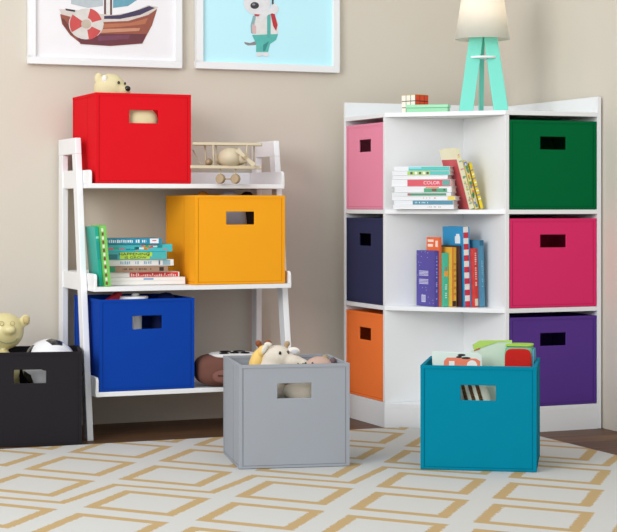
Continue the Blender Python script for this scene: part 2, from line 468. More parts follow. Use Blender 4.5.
# --- two books standing against the shelf end
def teal_x(o, th, h, dep): patch(o, 'spine_print', [(0.001,th-.001,h*.80,h*.84,0),(0.002,th-.002,h*.45,h*.75,1)], [(150,220,210),(20,150,150)])
book('teal green book leaning at the left end of the ladder shelf tier', 0.0100, 0.162, 0.10, (20,168,150),
     Matrix.Translation((-0.8165,-0.215,0.4142)) @ Matrix.Rotation(math.radians(-5), 4, 'Y'), 'books leaning at the end of the ladder shelf', extra=teal_x)
def green_x(o, th, h, dep):
    rnd = random.Random(4); r = []
    for k_ in range(14):
        a = h*(.03+.94*k_/14); r.append((0.0005, th*.42, a, a+h*.05, k_ % 2))
    patch(o, 'spine_print', r, [(132,66,52),(236,232,210)])
book('lime green book with a brown and cream edge, leaning beside the teal one', 0.0150, 0.166, 0.10, (122,200,92),
     Matrix.Translation((-0.8055,-0.238,0.4142)) @ Matrix.Rotation(math.radians(-5), 4, 'Y'), 'books leaning at the end of the ladder shelf', extra=green_x)

# --- stack on the cabinet's upper open shelf (parallel to its angled edge)
def diag(s, back, z):           # s metres along the angled edge from its left end, back = distance behind the edge
    k2 = math.sqrt(.5)
    return (s*k2 + back*k2, -w - s*k2 + back*k2, z)
UP = 'books stacked flat on the upper cabinet shelf'
us = [ # start, end, thickness, rgb, label
 (0.034,0.214,.0125,(232,234,236),'white book lying at the very bottom of the cabinet shelf stack'),
 (0.036,0.212,.0130,(228,232,236),'white book with a steel blue spine, second from the bottom in the cabinet stack'),
 (0.030,0.218,.0115,(232,234,236),'white book with a yellow spine end in the cabinet stack'),
 (0.030,0.206,.0105,(226,230,232),'thin book with a dark green spine in the cabinet stack'),
 (0.038,0.208,.0165,(230,232,234),'white book with orange and green drawings on its spine'),
 (0.029,0.205,.0205,(232,234,236),'book with a coral red spine and white title in the cabinet stack'),
 (0.032,0.196,.0115,(232,234,236),'plain white book directly above the coral red one'),
 (0.031,0.202,.0120,(230,234,236),'book with a lime and dotted spine, second from the top in the cabinet stack'),
 (0.036,0.202,.0130,(232,236,238),'book with a turquoise spine, top of the cabinet shelf stack')]
z = 0.6226
for i, (s0, s1, th, rgb, lab) in enumerate(us):
    z += th
    h = s1-s0; t0 = th-.0004
    p = diag(s0, -0.024+0.003*((i*3) % 4)/4, z)
    o = book(lab, t0, h, 0.049, rgb, Matrix.Translation(p) @ Matrix.Rotation(math.radians(-45),4,'Z') @ Matrix(((0,0,1,0),(0,1,0,0),(-1,0,0,0),(0,0,0,1))), UP)
    a = .27*h; e = .0008
    P_ = lambda r, c: patch(o, 'spine_print', r, c)
    if i == 0: P_(greek(2,h*.55,h*.8,t0*.3,t0*.6,0), [(190,186,180)])
    if i == 1: P_([(e,t0-e,h*.32,h-.001,0)] + greek(31,h*.36,h*.6,t0*.3,t0*.7,1,.004), [(58,134,160),(206,226,230)])
    if i == 2: P_([(e,t0-e,h*.88,h-.001,0)] + greek(32,h*.5,h*.7,t0*.3,t0*.6,1), [(232,204,60),(214,150,160)])
    if i == 3: P_([(t0*.2,t0*.85,a,h*.92,0),(t0*.2,t0*.85,a,a+.01,1)], [(52,140,98),(150,90,80)])
    if i == 4: P_([(e,t0*.25,h*.55,h*.78,0),(t0*.3,t0*.95,h*.52,h*.92,1),(t0*.35,t0*.8,h*.66,h*.74,2),(t0*.4,t0*.7,h*.86,h*.89,3)], [(238,120,60),(60,158,112),(120,50,40),(30,40,40)])
    if i == 5:
        P_([(e,t0-e,a,h-.001,0),(t0*.15,t0*.85,h*.86,h*.98,1)], [(212,64,80),(70,160,150)])
        letters(o, 'COLOR', 0.013, (t0*.5, -0.0008, h*.68), SP_UP, (244,222,226), width=.048)
    if i == 7: P_([(e,t0-e,a,h*.66,0),(e,t0-e,h*.66,h-.001,1)] + [(t0*.2,t0*.8,h*q,h*(q+.04),2+(j%2)) for j, q in enumerate((.32,.40,.47,.54,.60))], [(166,206,84),(70,190,180),(60,60,60),(240,240,230)])
    if i == 8: P_([(e,t0-e,a,h-.001,0),(e,t0*.5,a,h*.5,1)], [(58,190,178),(130,214,226)])
zs_top = z

# --- books leaning beside it
LE = 'books leaning beside the cabinet stack'
def lean_m(px, Y, z, yaw, lean, th=0):
    x, _ = atY(px, Y)
    return Matrix.Translation((x, Y, z)) @ Matrix.Rotation(math.radians(yaw),4,'Z') @ Matrix.Rotation(math.radians(lean),4,'Y')
def cream_x(o, th, h, dep):
    patch(o, 'cover_print', [(0.004, dep, 0.0, h*.83, 0)], [(204,84,88)], 'left')
    rnd = random.Random(8); r = []
    for k_ in range(26):
        a = h*(.04+.92*rnd.random()); r.append((th*rnd.uniform(.1,.5), th*rnd.uniform(.55,.9), a, a+.004, rnd.choice([0,1,2])))
    patch(o, 'spine_print', r, [(226,160,150),(232,214,120),(160,190,150)])
book('tall cream book with a coral red cover leaning on the cabinet stack', 0.0145, 0.176, 0.085, (238,234,200), lean_m(470, -0.452, 0.6226, 4, -16.5), LE, extra=cream_x)
def mix_x(o, th, h, dep):
    rnd = random.Random(18); r = []
    for k_ in range(26):
        a = h*(.03+.9*rnd.random()); r.append((th*rnd.uniform(.0,.5), th*rnd.uniform(.55,1), a, a+.009, rnd.choice([0,1,2,3])))
    patch(o, 'spine_print', r, [(110,130,200),(226,120,90),(240,236,200),(90,150,90)])
book('book with a pale yellow speckled spine leaning between the cream and yellow ones', 0.0120, 0.140, 0.085, (230,212,120), lean_m(475.4, -0.450, 0.6226, 4, -16.7), LE, extra=mix_x)
def yel_x(o, th, h, dep):
    patch(o, 'spine_print', [(0, th*.2, 0.0, h, 0)] + [(th*.3, th*.95, h*(.2+.09*k_), h*(.2+.09*k_)+.004, 1+k_ % 2) for k_ in range(8)], [(110,90,30),(250,246,220),(150,130,180)])
book('bright yellow book with small marks, rightmost of the leaning books', 0.0125, 0.134, 0.085, (240,214,30), lean_m(479.9, -0.448, 0.6226, 4, -17), LE, extra=yel_x)

# --- books standing on the cabinet's middle open shelf
ST = 'books standing on the middle cabinet shelf'
zb = 0.3478
QUEUE = []
def sb(px, back, yaw, lean, th, h, dep, rgb, lab, extra=None): QUEUE.append([px, back, lean, th, h, dep, rgb, lab, extra])
def shelve():
    yaw = math.radians(8); ax_ = Vector((math.cos(yaw), math.sin(yaw))); pos = []
    for q in QUEUE:
        r = (q[0]-308.5)/F; c_ = -w + q[1]*math.sqrt(2)
        d = (c_ - CX - CY)/(sP + r*cP + cP - r*sP)
        p = at(q[0], 205, d); pos.append(Vector((p.x, p.y)))
    for k_, q in enumerate(QUEUE):
        th = q[3]
        if k_+1 < len(QUEUE):
            gap = (pos[k_+1]-pos[k_]).dot(ax_)
            if q[2] == 0 and QUEUE[k_+1][2] != 0: gap -= math.sin(math.radians(-QUEUE[k_+1][2]))*q[4]
            th = gap*math.cos(math.radians(q[2])) - 0.0007
        book(q[7], th, q[4], q[5], q[6], Matrix.Translation((pos[k_].x, pos[k_].y, zb)) @ Matrix.Rotation(yaw,4,'Z') @ Matrix.Rotation(math.radians(q[2]),4,'Y'), ST, extra=q[8])
def pur_x(o, th, h, dep):
    rnd = random.Random(2)
    r = [(dep*.35, dep*.85, h*q, h*q+.0022, 0) for q in (.62,.595,.57,.545,.47,.445,.42,.395)]
    r += [(dep*.5, dep*.72, h*.07, h*.20, 0)]
    r += [(dep*.5+dep*.22*k_/7, dep*.5+dep*.22*k_/7+.0008, h*.085, h*.185, 1) for k_ in range(1,7)]
    r += [(a, a+.002, c, c+.002, 0) for a, c in ((rnd.uniform(.04,.96)*dep, rnd.uniform(.03,.97)*h) for _ in range(22))]
    patch(o, 'cover_print', r, [(206,204,236),(60,50,120)], 'left')
    patch(o, 'spine_print', greek(6,h*.1,h*.9,th*.35,th*.65,0,.005,.6), [(170,170,220)])
sb(434.8, 0.001, 8, 0, 0, .158, .092, (80,68,158), 'purple book with its back cover and barcode showing', pur_x)
def ora_x(o, th, h, dep):
    patch(o, 'cover_print', [(dep*.45, dep*.9, h*.93, h*.965, 0),(dep*.5, dep*.9, h*.86, h*.90, 0),(dep*.12, dep*.3, h*.86, h*.95, 0)], [(250,226,210)], 'left')
sb(439.4, 0.011, 11, 0, .0090, .196, .064, (238,106,50), 'orange book standing directly behind the purple one', ora_x)
def mint_x(o, th, h, dep):
    patch(o, 'spine_print', [(th*.15,th*.85,h*.56,h*.66,0),(th*.4,th*.6,h*.66,h*.74,1)] + greek(14,h*.08,h*.42,th*.3,th*.7,2,.006), [(232,170,80),(196,90,60),(206,240,226)])
sb(443.4, 0.012, 11, 0, .0235, .152, .088, (72,196,166), 'mint green book with an orange mark on its spine', mint_x)
def bl_x(o, th, h, dep):
    patch(o, 'cover_print', [(dep*.15, dep*.4, h*.79, h*.88, 0),(dep*.18, dep*.34, h*.88, h*.91, 0),(dep*.1, dep, h*.70, h*.77, 1)], [(236,246,250),(14,110,130)], 'left')
def yo_x(o, th, h, dep):
    rnd = random.Random(5)
    patch(o, 'spine_print', [(0,th*.35,0,h,0),(th*.1,th*.9,0.002,h*.1,1)] + [(th*.4,th*.9,h*q,h*q+.006,2) for q in (.2,.3,.42,.5,.6,.7)], [(232,140,50),(60,40,30),(206,150,60)])
sb(452.0, 0.018, 10, 0, .0215, .168, .095, (240,186,64), 'yellow-orange book with a dark foot between mint and striped ones', yo_x)
sb(461.2, 0.026, 8, -1.8, .0085, .172, .096, (70,44,52), 'thin dark maroon book squeezed between the yellow-orange and checked-spine books')
def stripe_x(o, th, h, dep):
    bl_x(o, th, h, dep)
    patch(o, 'spine_print', [(.0005,th*.78,h*(k_)/14,h*(k_+1)/14,k_ % 2) for k_ in range(14)], [(206,44,66),(240,236,228)])
sb(465.0, 0.026, 8, -1.8, .0215, .226, .100, (24,150,206), 'tallest book, bright blue cover and red and white checked spine', stripe_x)
def red_x(o, th, h, dep):
    patch(o, 'spine_print', greek(15,h*.36,h*.93,th*.3,th*.72,0,.006,.85) + [(th*.15,th*.85,h*.02,h*.14,1)], [(246,200,190),(230,214,190)])
sb(474.6, 0.036, 8, -1.8, .0180, .165, .100, (218,64,56), 'plain red book with a pale title running down its spine', red_x)
def bt_x(o, th, h, dep):
    patch(o, 'spine_print', greek(16,h*.3,h*.7,th*.35,th*.6,0,.005,.6) + [(0,th,h*.92,h,1)], [(150,190,206),(30,100,130)])
sb(481.2, 0.042, 8, -1.8, .0135, .188, .100, (74,140,172), 'dusty blue book, rightmost of the standing row', bt_x)

shelve()

# ================================================================= LAMP
lp = thing('table_lamp', 'mint green tripod table lamp with a white shade on the corner cabinet', 'lamp', (0,0,0), 0)
lc = at(482.5, 205, 4.90); lp.location = (lc.x, lc.y, HC); lp.rotation_euler = (0,0,CAMYAW)
MINT = M((124,226,206), 0.4, 'lamp_paint'); MINT_D = MINT
u_ = 4.90/F
def lx(px): return (px-482.5)*u_
def board(mb, b0, b1, t0, t1, y0b, y1b, y0t, y1t, zt=0.232):
    v = [(b0,y0b,0),(b1,y0b,0),(b1,y1b,0),(b0,y1b,0),(t0,y0t,zt),(t1,y0t,zt),(t1,y1t,zt),(t0,y1t,zt)]
    mb.add(v, [(0,3,2,1),(4,5,6,7),(0,1,5,4),(1,2,6,5),(2,3,7,6),(3,0,4,7)])
mb = MB(); board(mb, lx(457.5), lx(471.5), lx(469.5), lx(483), -0.045,-0.033,-0.018,-0.006); mb.build('leg', MINT, lp, bevel=0.0015)
mb = MB(); board(mb, lx(492.5), lx(507), lx(482.8), lx(496), -0.045,-0.033,-0.018,-0.006); mb.build('leg', MINT, lp, bevel=0.0015)
mb = MB(); board(mb, -0.006, 0.006, -0.006, 0.006, 0.028,0.064,-0.004,0.030); mb.build('leg', MINT, lp, bevel=0.0015)
mb = MB(); mb.cone((0,-0.003,0.158),(0,-0.003,0.164),0.043,0.043,n=40); mb.build('round_shelf', WHITE_WOOD, lp, bevel=0.0008)
sock = MB().cone((0,0,0.228),(0,0,0.262),0.016,0.016,n=24).cone((0,0,0.262),(0,0,0.270),0.011,0.011,n=24).build('lamp_socket', WHITE_WOOD, lp)
shm = bpy.data.materials.new('fabric_shade'); shm.use_nodes = True
nt = shm.node_tree; pb = nt.nodes['Principled BSDF']; pb.inputs['Base Color'].default_value = lin((252,250,244)); pb.inputs['Roughness'].default_value = .9
tr = node(nt, 'ShaderNodeBsdfTranslucent'); tr.inputs['Color'].default_value = lin((252,247,238))
ms = node(nt, 'ShaderNodeMixShader'); ms.inputs[0].default_value = 0.5
nt.links.new(pb.outputs[0], ms.inputs[1]); nt.links.new(tr.outputs[0], ms.inputs[2])
nt.links.new(ms.outputs[0], nt.nodes['Material Output'].inputs['Surface'])
z0, z1, r0_, r1_ = 0.214, 0.395, 0.079, 0.052
mb = MB(); N = 64
for (ra, rb, za, zb_) in ((r0_,r1_,z0,z1),):
    v = [];
    for (r, zz) in ((ra,za),(rb,zb_),(rb-.0015,zb_),(ra-.0015,za)):
        v += [(r*math.cos(2*math.pi*i/N), r*math.sin(2*math.pi*i/N), zz) for i in range(N)]
    f = []
    for k_ in range(4):
        a, c = k_*N, ((k_+1) % 4)*N
        f += [(a+i, a+(i+1) % N, c+(i+1) % N, c+i) for i in range(N)]
    mb.add(v, f, 0, True)
shade = mb.build('lamp_shade', shm, lp)
sp_ = MB()
for a in (0, 2*math.pi/3, 4*math.pi/3):
    sp_.tube([(0.012*math.cos(a),0.012*math.sin(a),0.266),(r1_*math.cos(a)*1.04,r1_*math.sin(a)*1.04,0.372)], 0.0012, n=6)
sp_.build('shade_carrier', WHITE_WOOD, shade)
bulb = bpy.data.materials.new('lit_bulb'); bulb.use_nodes = True
nt = bulb.node_tree; nt.nodes['Principled BSDF'].inputs['Emission Color'].default_value = (1,.82,.6,1); nt.nodes['Principled BSDF'].inputs['Emission Strength'].default_value = 6
MB().ell((0,0,0.290),(0.022,0.022,0.028)).build('light_bulb', bulb, sock)

# ================================================================= THINGS ON THE CABINET
cc = at(415, 205, 4.93)
cube = thing('puzzle_cube', 'small twisty puzzle cube with white and orange sides behind the mint box', 'toy', (cc.x, cc.y, HC+.0003), CAMYAW+math.radians(43))
mb = MB(); a = .0275; mb.box(-a,a,-a,a,0,2*a); mb.build('cube_core', M((28,26,26),.4,'plastic'), cube, bevel=.002)
st = MB(); q = .0081; g = 2*a/3
for i in range(3):
    for j in range(3):
        x = -a+g*(i+.5); zz = g*(j+.5)
        st.box(x-q,x+q,-a-.0006,-a+.0002,zz-q,zz+q,1)
        st.box(-a-.0006,-a+.0002,x-q,x+q,zz-q,zz+q,0)
        st.box(a-.0002,a+.0006,x-q,x+q,zz-q,zz+q,2)
        st.box(x-q,x+q,a-.0002,a+.0006,zz-q,zz+q,3)
        st.box(x-q,x+q,-a+g*(j+.5)-q,-a+g*(j+.5)+q,2*a-.0002,2*a+.0006,4)
st.build('sticker', [M((246,240,224),.35,'plastic'),M((232,70,26),.35,'plastic'),M((36,140,70),.35,'plastic'),M((30,80,180),.35,'plastic'),M((240,206,40),.35,'plastic')], cube)
mc = at(430, 205, 4.842)
mbx = thing('flat_box', 'flat mint green box lying on the cabinet top before the puzzle cube', 'box', (mc.x, mc.y+.012, HC+.0003), CAMYAW-math.radians(15))
MB().box(-.060,.060,-.018,.018,0,.013).build('box_tray', M((150,214,170),.5,'plastic'), mbx, bevel=.001)
MB().box(-.0615,.0615,-.0195,.0195,.0135,.0225).build('box_lid', M((158,222,180),.5,'plastic'), mbx, bevel=.0015)

# ================================================================= FRAMED PRINTS
def framed(name_label, pxl, pxr, pyb, border_px, Hh, bgmat, shapes, cat='picture'):
    Yw = WY
    xl = wallpt(pxl, 100, Yw-.02).x; xr = wallpt(pxr, 100, Yw-.02).x
    zb0 = wallpt(pxl, pyb, Yw-.02).z
    r = thing('framed_print', name_label, cat, ((xl+xr)/2, Yw, zb0), 0, 'framed nursery prints on the wall')
    hx = (xr-xl)/2; b = 0.021
    f = MB()
    f.box(-hx,hx,-.022,-.001,0,b); f.box(-hx,hx,-.022,-.001,Hh-b,Hh); f.box(-hx,-hx+b,-.022,-.001,b,Hh-b); f.box(hx-b,hx,-.022,-.001,b,Hh-b)
    f.build('picture_frame', mat('white_frame', (240,242,243), .35), r, bevel=.001)
    sheet = MB().box(-hx+b-.002,hx-b+.002,-.010,-.006,b-.002,Hh-b+.002).build('print_sheet', bgmat, r)
    # artwork drawn in the photo's measure on the print's own plane
    mb = MB(); mats = []; keys = []
    for li, (rgb, pts) in enumerate(shapes):
        if rgb not in keys: keys.append(rgb); mats.append(M(rgb, .6, 'ink', vary=.25, vscale=60))
        vs = []
        for p in pts:
            q = wallpt(p[0], p[1], Yw-.010) - Vector(r.location)
            vs.append((q.x, -.0101-.00012*(li+1), q.z))
        mb.flat(vs, keys.index(rgb))
    mb.build('printed_artwork', mats, sheet, fix=False)
    return r
def circ(cx, cy, rx, ry=None, n=24, a0=0, a1=360):
    ry = ry or rx
    return [(cx+rx*math.cos(math.radians(a0+(a1-a0)*i/n)), cy+ry*math.sin(math.radians(a0+(a1-a0)*i/n))) for i in range(n if a1-a0 == 360 else n+1)]
def wedge(cx, cy, ri, ro, a0, a1, n=8):
    o = [(cx+ro*math.cos(math.radians(a0+(a1-a0)*i/n)), cy+ro*math.sin(math.radians(a0+(a1-a0)*i/n))) for i in range(n+1)]
    return o + [(cx+ri*math.cos(math.radians(a1-(a1-a0)*i/n)), cy+ri*math.sin(math.radians(a1-(a1-a0)*i/n))) for i in range(n+1)]
SHIP = [
 ((196,206,210), [(71,-46),(103,-60),(103,6),(88,8),(71,4)]),
 ((110,170,190), [(113,-60),(138,-20),(137,0),(128,6),(113,8)]),
 ((104,66,66), [(104,-70),(112,-70),(112,15),(104,15)]),
 ((238,236,232), [(106,-70),(110,-70),(110,15),(106,15)]),
 ((226,214,206), [(59,9),(76,10),(92,13),(112,15),(132,12),(148,5),(158,7),(152,15),(130,21),(104,22),(80,19),(62,16)]),
 ((70,60,92), [(104,16),(120,15),(138,10),(149,6),(155,8),(140,15),(120,19),(104,19)]),
 ((60,50,60), [(65,8.5),(75,10),(75,12),(66,10.5)]),
 ((158,88,70), [(60,14),(82,20),(104,22),(128,21),(148,15),(157,9),(152,25),(143,42),(110,45),(80,43),(70,35),(62,24)]),
 ((192,118,86), [(102,24),(130,23),(148,18),(145,24),(120,27),(102,28)]),
 ((212,150,120), [(100,29),(140,28),(139,31),(100,33)]),
 ((112,56,66), [(74,33),(100,34),(146,34),(143,42),(110,45),(80,43)]),
 ((126,70,92), [(98,36),(130,35),(128,39),(98,41)]),
 ((120,62,56), [(61,18),(64,19),(76,36),(72,35),(64,26)]),
 ((120,56,58), [(80,42.5),(110,44.5),(143,41.5),(142,43.5),(110,46),(80,44)]),
 ((228,222,216), circ(86,24,17.5,15.5)),
 ((214,84,82), wedge(86,24,6,16,-75,-15)),
 ((214,84,82), wedge(86,24,6,16,25,80)),
 ((214,84,82), wedge(86,24,5,16.5,150,215)),
 ((206,190,172), circ(86,24,5,4.5)),
]
DOG = [
 ((150,140,140), [(244,42),(250,43),(256,41),(256,45),(248,45.5),(245,44)]),
 ((214,220,222), circ(262,25,10.5,14)),
 ((150,186,190), [(253,16),(257,14),(254,24),(253,34),(251,33),(250.5,25)]),
 ((238,236,234), [(256,14),(272,12),(278,22),(278,34),(254,35)]),
 ((226,190,190), [(252,24),(256,26),(256,34),(252,33)]),
 ((92,196,186), [(252,35),(278,34),(276,40),(270,44),(268,52),(256,52),(256,44)]),
 ((60,150,146), [(263,45),(269,41),(265,51),(263,51)]),
 ((92,186,178), [(267,15),(270.5,14),(270.5,38),(267,38)]),
 ((196,50,62), [(270,12),(274,12),(277.5,25),(276,31),(273,26)]),
 ((238,238,240), circ(257,3,13.5,12)),
 ((196,60,72), [(254,14),(260,14.5),(258,16.5),(255,16)]),
 ((60,60,66), circ(254.5,5.5,4.3,3.4)),
 ((150,150,156), circ(253.5,4.5,1.6,1)),
 ((240,240,242), [(257,20),(262,14),(270,8),(273,5),(277,8),(275,12),(268,15),(260,23)]),
 ((70,66,72), [(271,-14),(273,-14),(273.5,5),(271.8,5)]),
 ((240,240,242), circ(274,9,4,5)),
 ((242,242,244), circ(259,54.3,3.4,2.2)),
 ((242,242,244), circ(265.5,54.3,3.2,2.2)),
]
paper = mat('white_print_paper', (240,238,240), .7, vary=.05, vscale=14)
cyanp = mat('pale_cyan_print_paper', (196,244,255), .7)
framed('white-framed print of a brown sailing boat with a red and white lifebuoy', 28.5, 182, 63.5, 6, 0.40, paper, SHIP)
framed('white-framed pale cyan print of a white dog in teal trousers and a red tie', 196.5, 339.5, 68.3, 6, 0.40, cyanp, DOG)

# ================================================================= TOYS
BLK = mat('black_glossy_eye', (14,12,14), .15)
def rig(name, label, cat, px, d, z, group=None, yaw=0):
    p = at(px, 205, d)
    return thing(name, label, cat, (p.x, p.y, z), CAMYAW+math.radians(yaw), group)
def lc_(px, py, px0, d, z0, dy=0):   # local camera-facing coordinates of a feature
    k_ = (d+dy)/F
    return ((px-308.5)*k_ - (px0-308.5)*d/F, dy, CZ-(py-205)*k_-z0)

# --- polar bear in the red bin
CR = plush((226,214,170)); CR2 = plush((240,236,226))
bx, bd, bz = 113, 4.735, 0.6996
bear = rig('plush_bear', 'cream plush bear peeking over the rim of the red bin', 'soft toy', bx, bd, bz)
g = lambda px, py, dy=0: lc_(px, py, bx, bd, bz, dy)
b_ = MB()
b_.ell((0.004,0.0,0.105),(0.070,0.044,0.105))
b_.ell((0.062,-0.006,0.165),(0.066,0.040,0.052))
b_.ell(g(110,90),(0.046,0.042,0.046)); b_.ell(g(122,91,-.006),(0.024,0.026,0.022))
b_.build('body', CR, bear, voxel=.004)
MB().ell(g(98.5,79,-.010),(0.011,0.008,0.017)).build('ear', CR, bear)
MB().ell(g(104.5,79,-.0335),(0.007,0.004,0.011)).build('ear_lining', CR2, bear)
MB().ell(g(118.7,82.5,-.034),(0.0036,0.003,0.0045)).build('eye', BLK, bear)
MB().ell(g(125,83.5,-.024),(0.003,0.003,0.0042)).build('eye', BLK, bear)
MB().ell(g(127.5,88.6,-.022),(0.0086,0.007,0.0078)).build('nose', BLK, bear)

# --- yellow clay pig-bear and football in the black bin
YL = mat('glazed_yellow_ceramic', (214,202,146), .35, vary=.05, vscale=30, coat=.2)
bx, bd, bz = 4, 4.585, 0.0058
pig = rig('toy_bear_figure', 'pale yellow smiling bear figure standing in the black bin', 'toy', bx, bd, bz)
g = lambda px, py, dy=0: lc_(px, py, bx, bd, bz, dy)
b_ = MB(); b_.ell(g(2,385),(0.048,0.046,0.088)); b_.ell(g(3,371,-.02),(0.045,0.040,0.055)); b_.ell((-0.004,0,0.05),(0.048,0.046,0.05)); b_.ell(g(4,331),(0.054,0.048,0.050))
b_.ell(g(9,330,-.043),(0.019,0.012,0.013))
b_.ell(g(25.5,320,.004),(0.014,0.010,0.017)); b_.ell(g(-16,320,.004),(0.014,0.010,0.017))
b_.build('body', YL, pig, voxel=.004)
MB().ell(g(26,320,-.008),(0.009,0.004,0.011)).build('ear_lining', mat('ceramic_dark', (190,170,116), .4), pig)
for ex in (1.5, 12.5):
    c = g(ex, 323.5, -.047 if ex < 5 else -.0455)
    m_ = MB(); m_.tube([(c[0]+.0058*math.cos(q*math.pi/8), c[1]+.0005, c[2]+.0058*math.sin(q*math.pi/8)) for q in range(17)], .0010, n=6)
    m_.build('eye', mat('ceramic_line', (176,158,104), .4), pig)
mt = MB(); pts = []
for q in range(13):
    a = math.radians(200+140*q/12); px = 10+9.5*math.cos(a); py = 336-6*math.sin(a)
    x_, _, z_ = g(px, py); ex_ = x_/.054; ez_ = (z_-g(4,331)[2])/.050
    pts.append((x_, -.048*math.sqrt(max(.05,1-ex_**2-ez_**2))-.001, z_))
mt.tube(pts, .0011, n=6); mt.build('mouth', mat('ceramic_mouth', (142,148,118), .4), pig)

def football(label, px, d, z, R):
    p = at(px, 205, d)
    phi_ = (1+5**.5)/2
    V = [Vector(v).normalized() for v in ((-1,phi_,0),(1,phi_,0),(-1,-phi_,0),(1,-phi_,0),(0,-1,phi_),(0,1,phi_),(0,-1,-phi_),(0,1,-phi_),(phi_,0,-1),(phi_,0,1),(-phi_,0,-1),(-phi_,0,1))]
    T_ = [(0,11,5),(0,5,1),(0,1,7),(0,7,10),(0,10,11),(1,5,9),(5,11,4),(11,10,2),(10,7,6),(7,1,8),(3,9,4),(3,4,2),(3,2,6),(3,6,8),(3,8,9),(4,9,5),(2,4,11),(6,2,10),(8,6,7),(9,8,1)]
    n = 9; mb = MB(); Rm = Euler((math.radians(-12), math.radians(5), math.radians(8))).to_matrix()
    for (a, b, c) in T_:
        A, B, C = V[a], V[b], V[c]
        P = lambda i, j: Rm @ ((A*(n-i-j)+B*i+C*j).normalized()*R)
        for i in range(n):
            for j in range(n-i):
                tris = [((i,j),(i+1,j),(i,j+1))]
                if i+j < n-1: tris.append(((i+1,j),(i+1,j+1),(i,j+1)))
                for t in tris:
                    bi = sum(q[0] for q in t)/3/n; bj = sum(q[1] for q in t)/3/n; ba = 1-bi-bj
                    mb.add([P(*q) + Vector((0,0,0)) for q in t], [(0,1,2)], 1 if max(ba,bi,bj) > 2/3 else 0, True)
    o = mb.build('football', [mat('white_leather', (236,236,238), .25, coat=.3), mat('black_leather', (30,30,34), .25, coat=.3)], loc=(p.x,p.y,z))
    return tag(o, label, 'ball')
football('white and black panelled football resting high in the black bin', 49.5, 4.610, 0.276-.078+.0005, 0.074)
# toy under the football (seen through the handle hole of the black bin)
p = at(50, 205, 4.615)
o = MB().ell((0,0,.061),(0.055,0.052,0.0605),power=.8).build('cloth_ball', plush((150,140,120)), loc=(p.x,p.y,.0056)); tag(o, 'tan cloth ball under the football inside the black bin', 'ball')

# --- giraffe plush and pink plush in the grey bin
GC = plush((222,212,196))
bx, bd, bz = 279, 4.205, RZ+.0058
gir = rig('plush_giraffe', 'cream plush giraffe with yellow mane looking out of the grey bin', 'soft toy', bx, bd, bz)
g = lambda px, py, dy=0: lc_(px, py, bx, bd, bz, dy)
b_ = MB(); b_.ell((0.0,0.0,.085),(0.058,0.055,0.085)); b_.ell(g(272,374),(0.040,0.036,0.050)); b_.ell((0.022,-.050,.172),(0.030,0.022,0.030))
b_.ell((-0.018,-.05,.165),(0.026,0.022,0.030))
b_.ell(g(277,357.5),(0.040,0.032,0.031)); b_.ell(g(292,362,-.004),(0.033,0.026,0.020), R=Matrix.Rotation(math.radians(12),3,'Y')); b_.ell(g(302,364,-.006),(0.017,0.019,0.014))
b_.build('body', GC, gir, voxel=.004)
MB().ell(g(256.5,364,.004),(0.019,0.026,0.040), R=Matrix.Rotation(math.radians(16),3,'Y')).ell(g(262,352,.002),(0.013,0.022,0.018),R=Matrix.Rotation(math.radians(30),3,'Y')).build('mane', plush((238,200,120)), gir)
MB().cone(g(283,352,.006),g(287,344.5,.006),.0052,.0058).ell(g(287.3,343.6,.006),(.0068,.0068,.0068)).build('horn', plush((176,150,116)), gir)
MB().cone(g(262,350,.024),g(259,343.5,.024),.0058,.006).ell(g(258.5,343.5,.024),(.0075,.0075,.008)).ell(g(268,344,.026),(.010,.008,.010)).build('horn', plush((140,82,54)), gir)
MB().ell(g(265,348,-.018),(.0065,.005,.016),R=Matrix.Rotation(math.radians(25),3,'Y')).ell(g(268,344.5,-.018),(.010,.005,.006)).build('ear', plush((228,222,208)), gir)
MB().ell(g(293.5,351.5,-.002),(.0165,.008,.011)).build('ear', plush((232,226,216)), gir)
MB().ell(g(294.5,352,-.009),(.010,.003,.006)).build('ear_lining', plush((196,196,200)), gir)
MB().ell(g(280,353,-.030),(.0032,.0026,.0045)).build('eye', BLK, gir)
MB().ell(g(288,352.5,-.017),(.0038,.003,.0052)).build('eye', plush((96,86,78)), gir)
MB().ell((.054,-.076,.172),(.042,.016,.030)).build('paw', plush((226,216,196)), gir)
MB().ell((.022,-.078,.200),(.030,.012,.008)).build('brown_spot', plush((150,104,60)), gir)
for q in (298, 303): MB().ell(g(q,363.5,-.0265),(.0022,.0015,.0015)).build('nostril', plush((110,96,88)), gir)
bx, bd, bz = 321, 4.20, RZ+.0058
mk = rig('plush_pig', 'pinkish plush pig with small ears, beside the giraffe in the grey bin', 'soft toy', bx, bd, bz)
g = lambda px, py, dy=0: lc_(px, py, bx, bd, bz, dy)
b_ = MB(); b_.ell((0.002,0.006,.10),(0.038,0.05,0.10)); b_.ell(g(319,371),(0.041,0.034,0.037)); b_.ell(g(306,370,-.018),(0.014,0.016,0.014))
b_.build('body', plush((196,166,150)), mk, voxel=.004)
MB().ell(g(305.5,363.3,-.031),(.0028,.002,.0028)).build('eye', BLK, mk); MB().ell(g(312.5,363.3,-.035),(.0028,.002,.0028)).build('eye', BLK, mk)
MB().ell(g(332.5,361.5,-.004),(.008,.006,.011),R=Matrix.Rotation(math.radians(25),3,'Y')).build('ear', plush((110,92,96)), mk)
MB().ell(g(325,358,.012),(.008,.006,.008)).build('ear', plush((168,148,110)), mk)

